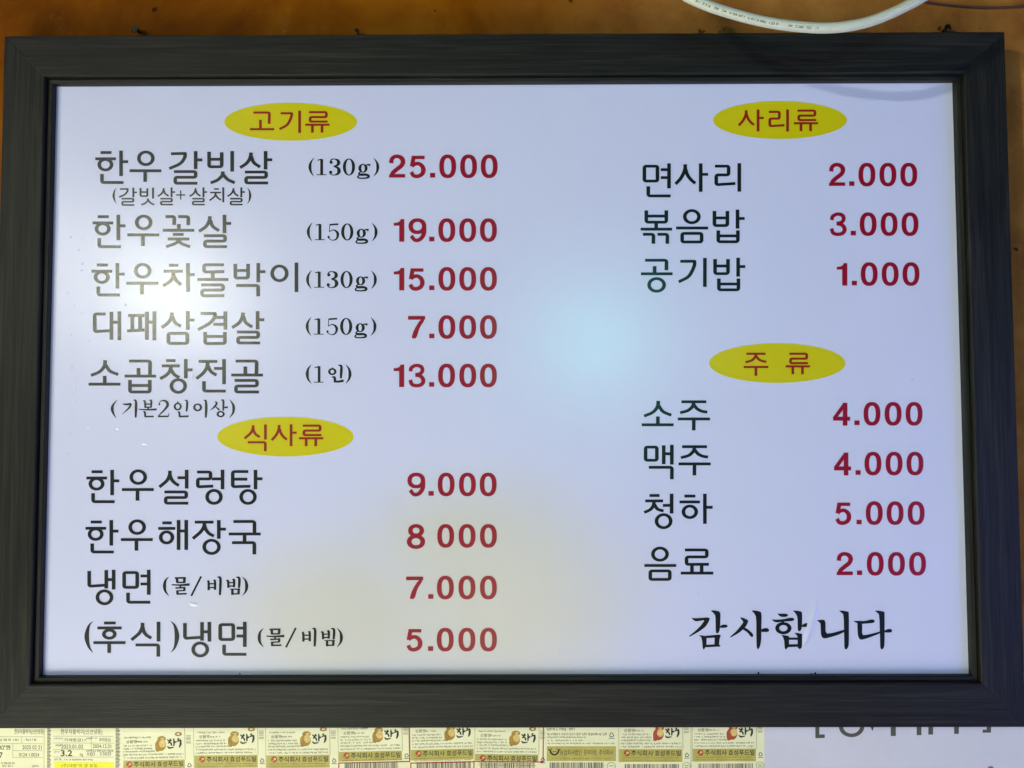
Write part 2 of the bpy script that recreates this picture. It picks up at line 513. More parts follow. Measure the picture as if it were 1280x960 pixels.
GL = {
 '한': (RD, [('L',77,105,151,105),('L',42,147,180,147),('O',110,186,41,35),('L',214,92,214,262),('L',214,166,262,166),('L',87,248,87,305,231,305)]),
 '우': (RD, [('O',388,141,46.5,42),('L',279,224,492,224),('L',383,224,383,298)]),
 '설': (RD, [('C',600,98,596,130,578,165,529,207),('C',599,128,610,155,632,180,660,197),('L',650,145,711,145),('L',711,92,711,217),('L',562,240,708,240,708,277,571,277,571,315,722,315)]),
 '렁': (RD, [('L',780,107,870,107,870,153,785,153,785,206,888,201),('L',878,153,950,153),('L',950,92,950,222),('O',893,273,46,43)]),
 '탕': (RD, [('L',1122,104,1018,104,1018,205,1136,202),('L',1018,155,1116,155),('L',1170,92,1170,222),('L',1170,152,1217,152),('O',1120,273,46,43)]),
 '해': (RD, [('L',548,446,612,446),('L',521,483,636,483),('O',577,543,39,37),('L',657,427,657,626),('L',708,427,708,626),('L',657,500,708,500)]),
 '장': (RD, [('L',765,441,890,441),('C',829,441,826,470,805,505,752,551),('C',829,462,840,492,862,518,893,534),('L',925,427,925,552),('L',925,488,973,488),('O',877,606,49,44)]),
 '국': (RD, [('L',1022,437,1163,437,1163,520),('L',991,520,1205,520),('L',1097,520,1097,578),('L',1013,578,1162,578,1162,656)]),
 '냉': (RE, [('L',61,233,61,335,168,328),('L',175,227,175,350),('L',224,225,224,357),('L',175,291,224,291),('O',163,409,47,43)]),
 '면': (RE, [('R',294,244,381,343),('L',458,225,458,392),('L',403,267,458,267),('L',403,320,458,320),('L',320,378,320,442,469,442)]),
 '후': (RJ, [('L',240,70,357,70),('L',173,120,417,120),('O',293,182,55,40),('L',133,267,455,267),('L',291,267,291,370)]),
 '식': (RJ, [('C',625,68,622,112,592,172,514,240),('C',626,112,640,160,668,195,714,222),('L',785,58,785,255),('L',555,290,783,290,783,407)]),
 '갈': (RA, [('H',603,118,698,116,694,145,664,184,592,217),('L',768,100,768,220),('L',768,159,813,159),('L',623,237,768,237,768,275,632,275,632,315,780,315)]),
 '빗': (RA, [('L',860,104,860,205,944,205,944,108),('L',860,155,944,155),('L',1014,100,1014,237),('C',952,236,948,262,915,294,870,312),('C',955,258,985,290,1032,312)]),
 '살': (RA, [('C',862,535,855,570,832,606,788,636),('C',863,562,880,602,922,632),('L',958,525,958,648),('L',958,583,1003,583),('L',820,665,962,665,962,701,828,701,828,738,975,738)]),
 '꽃': (RA, [('L',570,541,630,541,628,596),('L',655,541,724,541,722,598),('L',660,590,660,632),('L',553,632,762,632),('L',620,660,692,660),('L',585,690,730,690),('C',655,692,642,716,575,742),('C',658,700,680,722,735,742)]),
 '차': (RB, [('L',588,115,650,115),('L',553,155,680,155),('C',619,155,612,200,588,228,548,253),('C',620,185,636,215,668,246),('L',715,100,715,292),('L',715,177,760,177)]),
 '돌': (RB, [('L',960,112,828,112,828,160,962,158),('L',886,160,886,210),('L',783,210,990,210),('L',808,246,955,246,955,281,815,281,815,318,963,318)]),
 '박': (RB, [('L',1035,105,1035,200,1120,200,1120,105),('L',1035,150,1120,150),('L',1188,100,1188,228),('L',1188,158,1235,158),('L',1040,250,1187,250,1187,322)]),
 '이': (RK, [('O',350,380,109,110),('L',605,218,605,660)]),
 '대': (RB, [('L',170,440,97,440,97,558,200,551),('L',208,425,208,612),('L',261,422,261,615),('L',208,495,261,495)]),
 '패': (RB, [('L',322,450,430,450),('L',315,553,432,547),('L',350,450,350,552),('L',402,450,402,550),('L',447,425,447,612),('L',497,422,497,615),('L',447,495,497,495)]),
 '삼': (RB, [('C',608,430,600,470,575,503,538,530),('C',609,458,628,498,666,522),('L',712,420,712,545),('L',712,480,757,480),('R',583,569,709,636)]),
 '겹': (RB, [('H',800,437,896,437,893,462,862,500,783,545),('L',900,463,965,463),('L',885,509,965,509),('L',965,422,965,545),('L',830,560,830,637,962,637,962,560),('L',830,590,962,590)]),
 '소': (RC, [('C',168,108,162,148,130,185,73,210),('C',170,140,200,180,255,204),('L',165,212,165,268),('L',57,268,270,268)]),
 '곱': (RC, [('L',327,114,467,114,466,204),('L',390,160,390,213),('L',297,214,507,214),('L',333,240,333,320,465,320,465,240),('L',333,277,465,277)]),
 '창': (RC, [('L',573,111,637,111),('L',545,146,665,146),('C',606,146,598,182,572,210,534,231),('C',607,172,628,203,662,224),('L',705,100,705,228),('L',705,172,750,172),('O',655,280,46,42)]),
 '전': (RC, [('L',790,116,915,116),('C',852,116,845,158,818,197,776,231),('C',854,148,872,183,910,208),('L',893,163,960,163),('L',960,100,960,268),('L',826,248,826,314,972,314)]),
 '골': (RC, [('L',1037,114,1178,114,1176,198),('L',1102,150,1102,207),('L',1008,207,1220,207),('L',1030,243,1180,243,1180,280,1040,280,1040,320,1193,320)]),
 '기': (RG, [('H',500,545,628,545,622,592,575,678,486,728),('L',719,515,719,773)]),
 '사': (RF, [('C',545,180,540,232,508,300,458,356),('C',546,222,566,278,598,320,635,350),('L',682,172,682,425),('L',682,270,748,270)]),
 '리': (RF, [('L',808,197,930,197,930,275,820,275,820,362,990,351),('L',1025,170,1025,424)]),
 '볶': (RF, [('L',198,590,198,695,376,695,376,590),('L',198,641,376,641),('L',286,700,286,757),('L',147,757,428,757),('L',168,803,262,803,261,887),('L',298,803,386,803,385,887)]),
 '음': (RF, [('O',603,646,63,54),('L',463,747,748,747),('R',517,795,690,871)]),
 '밥': (RF, [('L',804,595,804,725,919,725,919,595),('L',804,657,919,657),('L',1009,583,1009,752),('L',1009,662,1073,662),('L',838,768,838,869,1012,869,1012,768),('L',838,817,1012,817)]),
 '공': (RG, [('L',187,536,378,536,377,624),('L',272,588,272,655),('L',150,656,432,656),('O',290,755,67,56)]),
 '주': (RH, [('L',510,158,732,158),('C',620,158,612,195,570,235,499,256),('C',622,186,650,220,692,242,741,250),('L',478,311,765,311),('L',620,311,620,413)]),
 '맥': (RH, [('R',192,561,292,678),('L',353,545,353,713),('L',425,540,425,716),('L',353,620,425,620),('L',220,741,426,741,425,847)]),
 '청': (RI, [('L',226,138,316,138),('L',188,186,348,186),('C',268,186,260,230,232,264,179,289),('C',270,218,298,258,352,276),('L',345,226,423,226),('L',423,122,423,298),('O',352,366,63,58)]),
 '하': (RI, [('L',537,143,635,143),('L',493,195,675,195),('O',585,283,57,51),('L',719,122,719,390),('L',719,243,788,243)]),
 '료': (RI, [('L',541,622,736,622,736,684,556,684,556,750,755,750),('L',604,750,604,828),('L',690,750,690,828),('L',504,828,794,828)]),
 '치': (RA, [('L',893,353,926,353),('L',867,377,940,377),('C',904,377,898,402,864,430),('C',905,393,918,412,940,427),('L',955,342,955,442)]),
 '고': (RL, [('L',410,165,517,165,515,240),('L',457,213,457,276),('L',387,276,549,276)]),
 '류': (RL, [('L',780,163,896,163,896,196,788,196,788,226,905,226),('L',755,247,918,247),('L',803,247,803,300),('L',867,247,867,300)]),
 '(': (RJ, [('B',132,50,2,88,100,22,67,205,46,88,305,26,130,370,2)]),
 ')': (RJ, [('B',905,50,2,948,100,24,969,205,46,948,312,24,905,368,2)]),
 '+': (RA, [('W',9,640,393,702,393),('W',9,671,362,671,424)]),
 # prices, heavy grotesque figures
 'n2': (RT, [('B',72,192,44,78,152,42,104,128,38,140,124,37,176,142,44,190,176,46,176,214,43,132,250,42,92,284,42,74,316,40),('Q',48,336,52,304,120,300,212,300,212,336)]),
 'n5': (RT, [('Q',282,118,410,118,410,152,318,152,306,222,262,226),('B',284,226,34,308,204,36,348,196,36,386,222,42,398,262,46,384,302,42,342,323,38,300,316,38,277,280,40)]),
 'n.': (RT, [('Q',460,290,512,290,512,336,460,336)]),
 'n0': (RT, [('O',636,223.5,61,100,47,37,2.35)]),
 'n1': (RU, [('Q',168,116,203,116,203,342,152,342,152,182,97,182,97,154,132,150,156,138)]),
 'n3': (RX, [('B',52,454,25,58,430,26,88,414,23,122,422,26,132,446,26,118,468,24,84,475,20),('B',84,479,20,120,486,25,138,514,28,126,540,26,94,549,23,62,540,25,50,510,25)]),
 'n7': (RU, [('Q',240,600,412,600,412,637,240,637),('P',362,634,412,634,355,720,325,825,272,825,298,740)]),
 'n9': (RW, [('O',161,642,33.5,30.5,22,18,2.2),('B',195,645,22,193,680,22,176,706,20,150,712,18,130,690,19)]),
 'n8': (R8, [('O',539,347,24,20,19,15,2.1),('O',538.5,394,28.5,22.5,20,15.5,2.1)]),
 'n4': (R4, [('W',30,1130,606,1050,716),('Q',1035,708,1172,708,1172,740,1035,740),('Q',1113,597,1150,597,1150,780,1113,780)]),
}
SER = {
 'mb': (RN, [('B',170,95,3,125,150,22,113,222,32,125,288,22,170,350,3),
   ('W',17,250,113,397,110),('W',28,278,110,284,176),('W',28,380,110,376,176),('W',15,278,172,382,171),
   ('B',210,202,12,330,207,17,448,199,26),('W',18,325,205,325,243),('W',16,258,246,392,240),('W',25,380,240,377,280),('W',14,270,285,388,278),('W',26,283,285,288,328),('W',17,274,326,410,322),
   ('W',20,602,90,470,352),
   ('B',680,156,6,700,162,22,702,275,24),('B',762,146,6,785,152,22,787,270,24),('W',14,700,190,786,188),('W',14,700,242,786,239),('B',818,102,8,856,112,24,857,230,26,852,340,22),
   ('B',932,148,6,960,154,24,965,244,22),('B',1015,136,6,1040,140,24,1040,235,22),('W',13,960,176,1040,173),('W',14,962,222,1040,218),('B',1068,102,8,1108,112,24,1110,190,26,1104,245,20),
   ('B',982,260,8,1122,262,15),('W',26,1018,262,1018,338),('W',26,1102,262,1100,330),('W',15,1018,325,1112,322),
   ('B',1152,95,3,1195,150,20,1209,222,32,1195,290,20,1150,350,3)]),
 'gb': (RM, [('B',118,32,2,82,78,14,73,115,20,82,152,14,108,198,2),
   ('B',166,70,6,200,75,12,240,70,14),('B',240,68,14,222,106,12,160,163,2),('B',260,37,4,282,44,14,284,110,17,281,192,12),
   ('B',345,44,4,362,48,13,367,104,13),('B',402,38,4,420,44,13,418,102,12),('W',9,362,73,420,71),('W',9,362,101,420,99),('W',11,392,100,392,121),('B',308,119,6,390,122,10,468,119,14),('B',346,140,4,362,144,13,366,182,13),('W',11,360,183,442,182),
   ('D',492,74,9),('B',488,66,5,510,43,7,548,46,15,566,78,18,540,120,13,482,178,6),('W',11,478,182,574,181),('B',579,150,3,572,182,7),
   ('O',655,94,27,28,15,11),('B',655,46,4,655,62,12),('B',716,37,4,737,45,13,738,90,15,733,138,11),('B',652,142,4,668,146,13,672,180,13),('W',12,664,183,752,180),
   ('O',832,101,30,28,17,12),('B',884,37,4,905,46,14,908,115,17,904,192,12),
   ('B',984,50,5,1002,64,13,980,98,12,940,129,2),('B',990,94,6,1012,112,10,1026,124,12),('B',1040,36,4,1060,44,14,1060,130,11),('B',1062,103,8,1100,99,13),('O',1037,161,27,22,15,11),
   ('B',1115,30,2,1146,75,14,1153,113,18,1144,156,12,1113,196,2)]),
 '1i': (RS, [('B',206,60,3,162,120,20,150,188,30,162,255,20,206,318,3),('W',28,308,82,308,295),('B',248,102,8,308,88,16),('W',9,238,296,366,296),
   ('O',484,155,41,36,25,18),('B',485,96,4,485,122,20),('B',562,68,8,603,82,24,603,160,28,598,246,20),('B',474,228,6,512,232,24,520,290,26),('B',506,286,22,570,288,22,636,274,26),
   ('B',662,58,3,706,120,20,720,188,30,706,255,20,662,318,3)]),
 'g_l': (RQ, [('B',240,75,3,198,140,20,186,200,30,198,262,20,238,325,3),('W',30,342,95,342,302),('B',284,110,8,342,98,16),('W',9,275,303,405,303)]),
 'g_3': (RQ, [('D',469,138,21),('B',452,132,8,474,102,12,512,93,9,556,112,26,568,146,34,548,176,22,500,192,8),('B',500,192,8,556,212,24,574,252,36,556,290,24,508,308,9,470,300,10,448,276,10),('D',462,270,22)]),
 'g_5': (R5, [('W',9,257,747,301,744),('W',4,257,745,255,784),('B',255,783,4,278,774,6,298,792,14,292,819,9,270,827,4,248,814,5),('D',251,810,6)]),
 'g_r': (RQ, [('O',706,200,61,107,34,11),('O',893,217,42,53,32,11),('B',932,182,14,960,168,14,990,178,24),
   ('B',862,262,10,838,284,16,862,302,24,930,302,24,968,318,24,960,340,20,900,350,14,836,346,14,826,326,16,850,306,10),
   ('B',1035,78,3,1078,140,20,1090,200,30,1078,265,20,1035,325,3)]),
 'ty': (RV, [('P',258,212,290,208,350,218,372,238,368,380,362,440,345,472,322,472,316,440,314,270,290,240),
   ('P',366,388,400,372,440,372,457,390,440,408,366,411),
   ('P',36,293,80,300,150,296,225,290,252,300,235,345,200,398,130,450,60,490,15,515,10,505,90,440,150,380,190,322,150,328,90,337,62,322),
   ('Q',120,493,160,497,212,505,212,612,200,632,180,662,168,640,162,560,150,515),('Q',205,500,310,492,310,522,205,528),
   ('Q',303,492,355,488,375,495,360,540,355,600,370,612,365,625,303,627),('Q',205,605,310,598,310,627,205,632),
   ('P',722,212,760,210,820,222,842,240,838,440,838,540,825,620,800,662,785,630,782,540,780,290,755,240),
   ('P',836,428,880,412,910,415,932,437,915,457,836,458),
   ('P',592,292,620,292,670,312,692,330,670,380,640,420,580,470,480,525,480,512,550,450,600,390,635,345,612,315),
   ('P',622,412,655,408,700,438,740,475,748,500,735,518,715,508,680,462,626,428),
   ('P',1015,245,1060,248,1125,248,1148,265,1125,284,1060,287),
   ('P',948,312,1000,318,1080,314,1165,295,1200,295,1218,312,1200,332,1100,338,1000,350),
   ('W',26,1086,330,1086,362),('O',1090,414,70,53,46,34)]),
 'ty2': (RY, [('P',97,212,140,212,195,222,208,240,206,400,192,442,170,452,156,430,155,290,130,240),
   ('P',204,378,245,355,280,357,300,378,280,400,204,401),
   ('Q',-32,493,10,495,58,505,58,622,40,640,20,662,8,640,3,560,-12,515),('Q',118,468,160,468,207,480,206,620,200,640,178,655,155,632,155,512,140,487),
   ('Q',50,521,160,521,160,547,50,547),('Q',50,598,160,596,160,626,50,630),
   ('P',372,325,410,318,475,320,475,478,550,470,640,445,690,430,690,458,620,490,540,515,470,532,440,525,422,490,418,360,395,340),
   ('P',625,212,670,212,735,225,742,240,742,600,730,640,708,662,690,640,688,560,682,260,655,235),
   ('P',790,332,830,330,920,333,1000,312,1030,318,1040,338,1020,355,930,362,860,367,815,347),
   ('P',836,345,895,350,892,495,950,490,1040,468,1100,450,1100,472,1030,500,950,530,885,548,860,535,845,500,840,430),
   ('P',1035,212,1085,212,1145,225,1150,245,1150,600,1140,640,1118,662,1100,640,1098,560,1090,260,1060,232),
   ('P',1146,442,1185,422,1222,422,1240,442,1222,465,1146,463)]),
}


class Print:
    """collects flat glyph pieces on one plane and links them as one mesh; each piece sits a hair above the last"""
    def __init__(self, y=-0.00025, step=0.000006):
        self.v, self.f, self.y, self.step, self.k = [], [], y, step, 0

    def add(self, piece):                       # piece in photo pixels, mapped on the plane
        vs, fs = piece
        y = self.y - (self.k % 9) * self.step
        self.k += 1
        b = len(self.v)
        self.v += [at(u, w, y) for u, w in vs]
        self.f += [tuple(b + i for i in f) for f in fs]

    def group(self, src, k=1.0, dx=0.0, dy=0.0):
        for p in pieces(src[0], src[1], k):
            self.add(([(u + dx, w + dy) for u, w in p[0]], p[1]))

    def char(self, ch, u=None, v=None, scale=1.0, k=1.0):
        reg, st = GL[ch]
        ps = pieces(reg, st, k)
        xs = [p[0] for q in ps for p in q[0]]; ys = [p[1] for q in ps for p in q[0]]
        x0, y0 = min(xs), min(ys)
        if u is None:
            u, v = x0, y0
        for q in ps:
            self.add(([(u + (x - x0) * scale, v + (w - y0) * scale) for x, w in q[0]], q[1]))

    def text(self, items, scale=1.0):
        for it in items:
            if isinstance(it, str):
                self.char(it)
            else:
                self.char(it[0], it[1], it[2], scale)

    def build(self, name, mat, parent):
        me = bpy.data.meshes.new(name)
        bm = bmesh.new()
        vs = [bm.verts.new(p) for p in self.v]
        for f in self.f:
            try:
                bm.faces.new([vs[i] for i in f])
            except ValueError:
                pass
        # everything faces the viewer
        for fc in bm.faces:
            fc.normal_update()
            if fc.normal.y > 0:
                fc.normal_flip()
        bmesh.ops.triangulate(bm, faces=[f for f in bm.faces if len(f.verts) > 4])
        bm.to_mesh(me); bm.free()
        return link(name, me, mat, parent)


# ------------------------------------------------------------------ setting: the wall
WALL_Y = 0.020


def box_mesh(name, x0, x1, y0, y1, z0, z1, bevel=0.0):
    bm = bmesh.new()
    bmesh.ops.create_cube(bm, size=1)
    for v in bm.verts:
        v.co = Vector(((x0 + x1) / 2 + v.co.x * (x1 - x0), (y0 + y1) / 2 + v.co.y * (y1 - y0), (z0 + z1) / 2 + v.co.z * (z1 - z0)))
    if bevel:
        bmesh.ops.bevel(bm, geom=bm.edges[:], offset=bevel, segments=2, affect='EDGES')
    me = bpy.data.meshes.new(name)
    bm.to_mesh(me); bm.free()
    return me


wall = link('wall', box_mesh('wall', -2.2, 2.2, WALL_Y, WALL_Y + 0.12, -1.6, 1.4), M_WALL)
wall['kind'] = 'structure'

# ------------------------------------------------------------------ menu board
board = thing('menu_board', 'large framed menu board with a dark wooden frame, price list on a white sheet', 'menu board')

HW, HH = 0.450, 0.2917          # visible opening of the sheet
OW, OH = 0.4967, 0.3384         # outer edge
# rail profile: (inset of the outer edge 0 .. opening 1 in metres from the opening outwards, depth y)
PROF = [(OW - HW, 0.0195), (OW - HW, -0.0107), (OW - HW - 0.0008, -0.0115), (0.0068, -0.0115), (0.0058, -0.0110), (0.0053, -0.0098),
        (0.0050, -0.0056), (0.0044, -0.0056), (0.0042, -0.0066), (0.0036, -0.0072), (0.0006, -0.0066), (0.0, -0.0058), (0.0, 0.0012)]


def rail(side):
    verts, faces = [], []
    n = len(PROF)
    ext = OH - HH
    for end in (-1, 1):
        for d, y in PROF:
            dv = d * (ext / (OW - HW))
            if side in 'tb':
                s = 1 if side == 't' else -1
                verts.append((end * (HW + d - 0.00012), y, s * (HH + dv)))
            else:
                s = 1 if side == 'r' else -1
                verts.append((s * (HW + d), y, end * (HH + dv - 0.00012)))
    for i in range(n - 1):
        faces.append((i, i + 1, n + i + 1, n + i))
    me = mesh_from('rail', verts, faces)
    bm = bmesh.new(); bm.from_mesh(me)
    # cut the rail along its length so that it can be very slightly uneven
    long_e = [e for e in bm.edges if (e.verts[0].co - e.verts[1].co).length > 0.3]
    bmesh.ops.subdivide_edges(bm, edges=long_e, cuts=24, use_grid_fill=True)
    rnd = random.Random(side)
    bmesh.ops.recalc_face_normals(bm, faces=bm.faces)
    cz = sum(f.normal.y * f.calc_area() for f in bm.faces)
    if cz > 0:
        for f in bm.faces:
            f.normal_flip()
    bm.to_mesh(me); bm.free()
    return link('rail', me, M_WOOD['x' if side in 'tb' else 'z'], board)


for sd in 'tblr':
    rail(sd)

# sheet: fine grid so that it can ripple very slightly
nx, nz = 60, 40
sv, sf = [], []
for j in range(nz + 1):
    for i in range(nx + 1):
        sv.append((-HW - 0.003 + (2 * HW + 0.006) * i / nx, 0.0, -HH - 0.003 + (2 * HH + 0.006) * j / nz))
for j in range(nz):
    for i in range(nx):
        a = j * (nx + 1) + i
        sf.append((a, a + 1, a + nx + 2, a + nx + 1))
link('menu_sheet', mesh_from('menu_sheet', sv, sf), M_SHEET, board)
link('backing_panel', box_mesh('backing_panel', -0.4535, 0.4535, 0.0022, 0.008, -0.2955, 0.2955), M_BACK, board)

# headings: yellow ovals with their lettering
def heading(u0, u1, v0, v1, items, scale=0.77, master=False):
    pr = Print(-0.00012)
    n = 64
    pr.add(([((u0 + u1) / 2 + (u1 - u0) / 2 * math.cos(2 * math.pi * i / n), (v0 + v1) / 2 + (v1 - v0) / 2 * math.sin(2 * math.pi * i / n)) for i in range(n)], [tuple(range(n))]))
    o = pr.build('heading_oval', M_YEL, board)
    t = Print()
    for it in items:
        if it[0] in '고류':
            t.char(it[0], it[1], it[2], 1.0, 0.77)
        else:
            t.char(it[0], it[1], it[2], scale)
    t.build('heading_lettering', M_HEADRED, o)


heading(280.3, 446.3, 128.4, 176.0, [('고', 312.4, 139.3), ('기', 348.6, 138.3), ('류', 381.5, 138.8)])
heading(891.3, 1058.6, 126.4, 173.8, [('사', 922.2, 136.9), ('리', 960.5, 136.9), ('류', 992.2, 136.9)])
heading(271.5, 442.1, 521.0, 570.6, [('식', 304.7, 530.5), ('사', 338.4, 530.3), ('류', 373.7, 530.7)])
heading(886.3, 1056.9, 429.0, 478.8, [('주', 929.5, 440.8), ('류', 982.0, 440.8)])


def item(items, name='item_name', mat=None, scale=1.0):
    p = Print()
    p.text(items, scale)
    return p.build(name, mat or M_INK, board)


item([('한', 119.0, 188.2), ('우', 161.9, 188.2), ('갈', 210.8, 188.8), ('빗', 259.0, 188.8), ('살', 299.0, 188.8)])
p = Print()
for c, u, v in (('갈', 148.4, 234.5), ('빗', 174.4, 234.5), ('살', 196.6, 234.2), ('살', 236.5, 234.2), ('살', 283.8, 234.2)):
    p.char(c, u, v, 0.54)
p.char('치', k=0.54)
p.char('+')
p.char('(', 140.6, 234.8, 0.50); p.char(')', 308.6, 234.8, 0.50)
p.build('item_note', M_INK, board)
item([('한', 115.6, 268.4), ('우', 159.1, 268.4), ('꽃', 203.5, 269.0), ('살', 247.6, 268.4)])
item([('한', 114.4, 328.8), ('우', 157.8, 328.8), ('차', 202.6, 328.8), ('돌', 246.6, 329.2), ('박', 291.8, 328.8), ('이', 337.9, 328.2)])
item([('대', 116.1, 389.1), ('패', 158.7, 389.1), ('삼', 200.9, 388.8), ('겹', 246.6, 389.1), ('살', 289.0, 388.8)])
item(['소', '곱', '창', '전', '골'])
p = Print(); p.group(SER['gb']); p.build('item_note', M_INK, board)
item(['한', '우', '설', '렁', '탕'])
item([('한', 106.8, 650.1), ('우', 151.0, 649.3), '해', '장', '국'])
item(['냉', '면'])
p = Print(); p.group(SER['mb']); p.build('item_note', M_INK, board)
item(['(', '후', '식', ')', ('냉', 228.8, 777.4), ('면', 272.9, 777.3)])
p = Print(); p.group(SER['mb'], 1, 118.4, 64.3); p.build('item_note', M_INK, board)
item([('면', 803.2, 204.2), '사', '리'])
item(['볶', '음', '밥'])
item(['공', '기', ('밥', 891.5, 322.1)])
item([('소', 802.1, 500.8), '주'])
item(['맥', ('주', 848.1, 556.6)])
item(['청', '하'])
item([('음', 805.3, 683.3), '료'])
p = Print(); p.group(SER['ty']); p.group(SER['ty2']); p.build('closing_message', M_INK, board)

for mid, dx, dy in (('g_3', 0, 0), ('g_5', -2.1, 81.2), ('g_3', -3.0, 140.7), ('g_5', -3.5, 199.3)):
    p = Print()
    p.group(SER['g_l'], 1, dx, dy); p.group(SER['g_r'], 1, dx, dy)
    if mid == 'g_3':
        p.group(SER['g_3'], 1, dx, dy)
    else:
        p.group(SER['g_5'], 1, dx + 2.1, dy - 81.2)
    p.build('portion_note', M_INK, board)
p = Print(); p.group(SER['1i']); p.build('portion_note', M_INK, board)

PRICES = [
 ('25.000', 193.1, [486, 511.9, 537.5, 549, 575.1, 600.9]),
 ('19.000', 272.9, [492.1, 510.6, 536.5, 547.9, 574, 599.9]),
 ('15.000', 333.8, [492.1, 510.6, 536.5, 548, 574, 599.9]),
 ('7.000', 394.0, [510, 536.5, 548, 574, 599.9]),
 ('13.000', 454.6, [492.0, 510.5, 536.3, 547.6, 574.1, 599.9]),
 ('9.000', 590.8, [509.2, 535.6, 547.1, 573.7, 599.6]),
 ('8000', 655.1, [508.5, 546.5, 573.2, 599.9]),
 ('7.000', 719.7, [507.6, 535.2, 546.1, 573.1, 599.9]),
 ('5.000', 784.8, [507.9, 535.0, 545.9, 573.0, 599.9]),
 ('2.000', 203.5, [1036.0, 1061.5, 1073.1, 1099.3, 1125.4]),
 ('3.000', 265.4, [1037.1, 1063.4, 1074.6, 1100.8, 1126.9]),
 ('1.000', 327.8, [1045.9, 1064.7, 1075.9, 1102.1, 1128.2]),
 ('4.000', 502.5, [1041.3, 1068.0, 1079.4, 1105.8, 1132.0]),
 ('4.000', 564.7, [1042.5, 1069.4, 1080.6, 1107.0, 1133.2]),
 ('5.000', 626.6, [1044.0, 1070.6, 1082.2, 1108.3, 1134.6]),
 ('2.000', 690.0, [1045.6, 1071.2, 1083.5, 1110.0, 1136.4]),
]
for txt, top, xs in PRICES:
    pr = Print()
    for ch, x in zip(txt, xs):
        off = {'.': 23.1, '1': 1.0, '7': 1.0, '4': 1.0, '5': 1.6}.get(ch, 0.0)
        pr.char('n' + ch, x, top + off, 1.0 if xs[0] < 1000 else 1.0)
    pr.build('price', M_RED, board)


# air bubbles and a crease trapped under the film
def bubble(u, v, ru, rv, h, rot=0.0, name='air_bubble'):
    c = at(u, v, 0.0)
    n, m = 14, 4
    verts, faces = [], []
    for k in range(m + 1):
        t = k / m
        for i in range(n):
            a = 2 * math.pi * i / n
            x = ru * PXM * t * math.cos(a); z = rv * PXM * t * math.sin(a)
            xr = x * math.cos(rot) - z * math.sin(rot); zr = x * math.sin(rot) + z * math.cos(rot)
            verts.append((c.x + xr, -0.00004 - 0.65 * h * (1 - t * t) ** 1.3, c.z + zr))
    for k in range(m):
        for i in range(n):
            j = (i + 1) % n
            faces.append((k * n + i, (k + 1) * n + i, (k + 1) * n + j, k * n + j))
    me = mesh_from(name, verts, faces, True)
    return link(name, me, M_SHEET, board)


rnd = random.Random(7)
for (u, v, a, b, h) in [(91, 459, 2.2, 5, .0007), (95, 474, 1.8, 4, .0006), (93, 488, 2.6, 7, .0007), (93, 503, 2.4, 4, .0007), (91, 517, 1.6, 5, .0005), (94, 524, 1.6, 2.5, .0006),
                        (89, 540, 2.2, 3.4, .0006), (86, 566, 2.6, 3.4, .0005), (88, 297, 1.8, 1.8, .0006), (98, 313, 1.6, 1.8, .0006), (103, 330, 1.6, 1.8, .0006), (102, 338, 1.5, 1.6, .0006),
                        (70, 341, 1.5, 1.8, .0006), (85, 366, 2.0, 2.4, .0006), (93, 382, 1.6, 1.6, .0005), (157, 381, 1.9, 1.9, .0006), (89, 419, 1.6, 1.8, .0006), (102, 392, 1.5, 1.7, .0005),
                        (103, 298, 1.4, 1.4, .0005), (112, 427, 2.0, 1.2, .0005), (240, 471, 3.4, 4.5, .0005), (242, 755, 7, 2.8, .0005), (110, 535, 3, 2, .0004), (146, 538, 3.5, 3, .0004), (181, 557, 5, 2.4, .0004)]:
    bubble(u, v, a, b, h, rnd.uniform(-.3, .3))
for _ in range(46):
    u, v = rnd.uniform(78, 330), rnd.uniform(262, 425)
    bubble(u, v, rnd.uniform(.5, .9), rnd.uniform(.5, .9), rnd.uniform(.00012, .00025))

def speck(u, v, r, depth=0.0006):
    c = at(u, v, 0)
    bm = bmesh.new()
    bmesh.ops.create_icosphere(bm, subdivisions=2, radius=1)
    rr = random.Random(int(u * 10))
    for vt in bm.verts:
        k_ = rr.uniform(.8, 1.2) * r * PXM
        vt.co = Vector((c.x + vt.co.x * k_, -abs(depth) * .2 + vt.co.y * depth, c.z + vt.co.z * k_))
    me = bpy.data.meshes.new('dirt_speck'); bm.to_mesh(me); bm.free()
    return link('dirt_speck', me, M_SCREW, board)


for q in ((948, 841.2, 1.3), (1019, 841.6, 1.4), (1014, 841.9, .9), (597, 463, .35), (726, 300, .4), (560, 505, .4), (1094, 470, .35), (1140, 474, .5), (700, 812, .4), (873, 742, .4), (300, 842, .9), (760, 105, .8)):
    speck(*q)

# crease: a curved ridge between two letters of the closing message
cr_pts = catmull([(1020.5, 747), (1019, 764), (1014, 782), (1008, 800), (1001, 814)], 8)
cr_pts = [(980 + (a - 980) * 1.0, b) for a, b in cr_pts]
cv, cf = [], []
prof = [(-1, 0), (-.55, .35), (-.1, 1), (.25, .55), (.6, .12), (1, 0)]
for i, (a, b) in enumerate(cr_pts):
    t = i / (len(cr_pts) - 1)
    w = 7.0 * math.sin(math.pi * min(1, max(0, t)) ** 0.8) ** 0.8 * PXM + 0.0001
    q = at(a, b, 0)
    for s, h in prof:
        cv.append((q.x + s * w, -0.00005 - 0.0014 * h * math.sin(math.pi * t), q.z))
for i in range(len(cr_pts) - 1):
    for k in range(len(prof) - 1):
        a = i * len(prof) + k
        cf.append((a, a + 1, a + len(prof) + 1, a + len(prof)))
link('film_crease', mesh_from('film_crease', cv, cf, True), M_SHEET, board)


# ------------------------------------------------------------------ printed text through the built-in font
_cache = {}


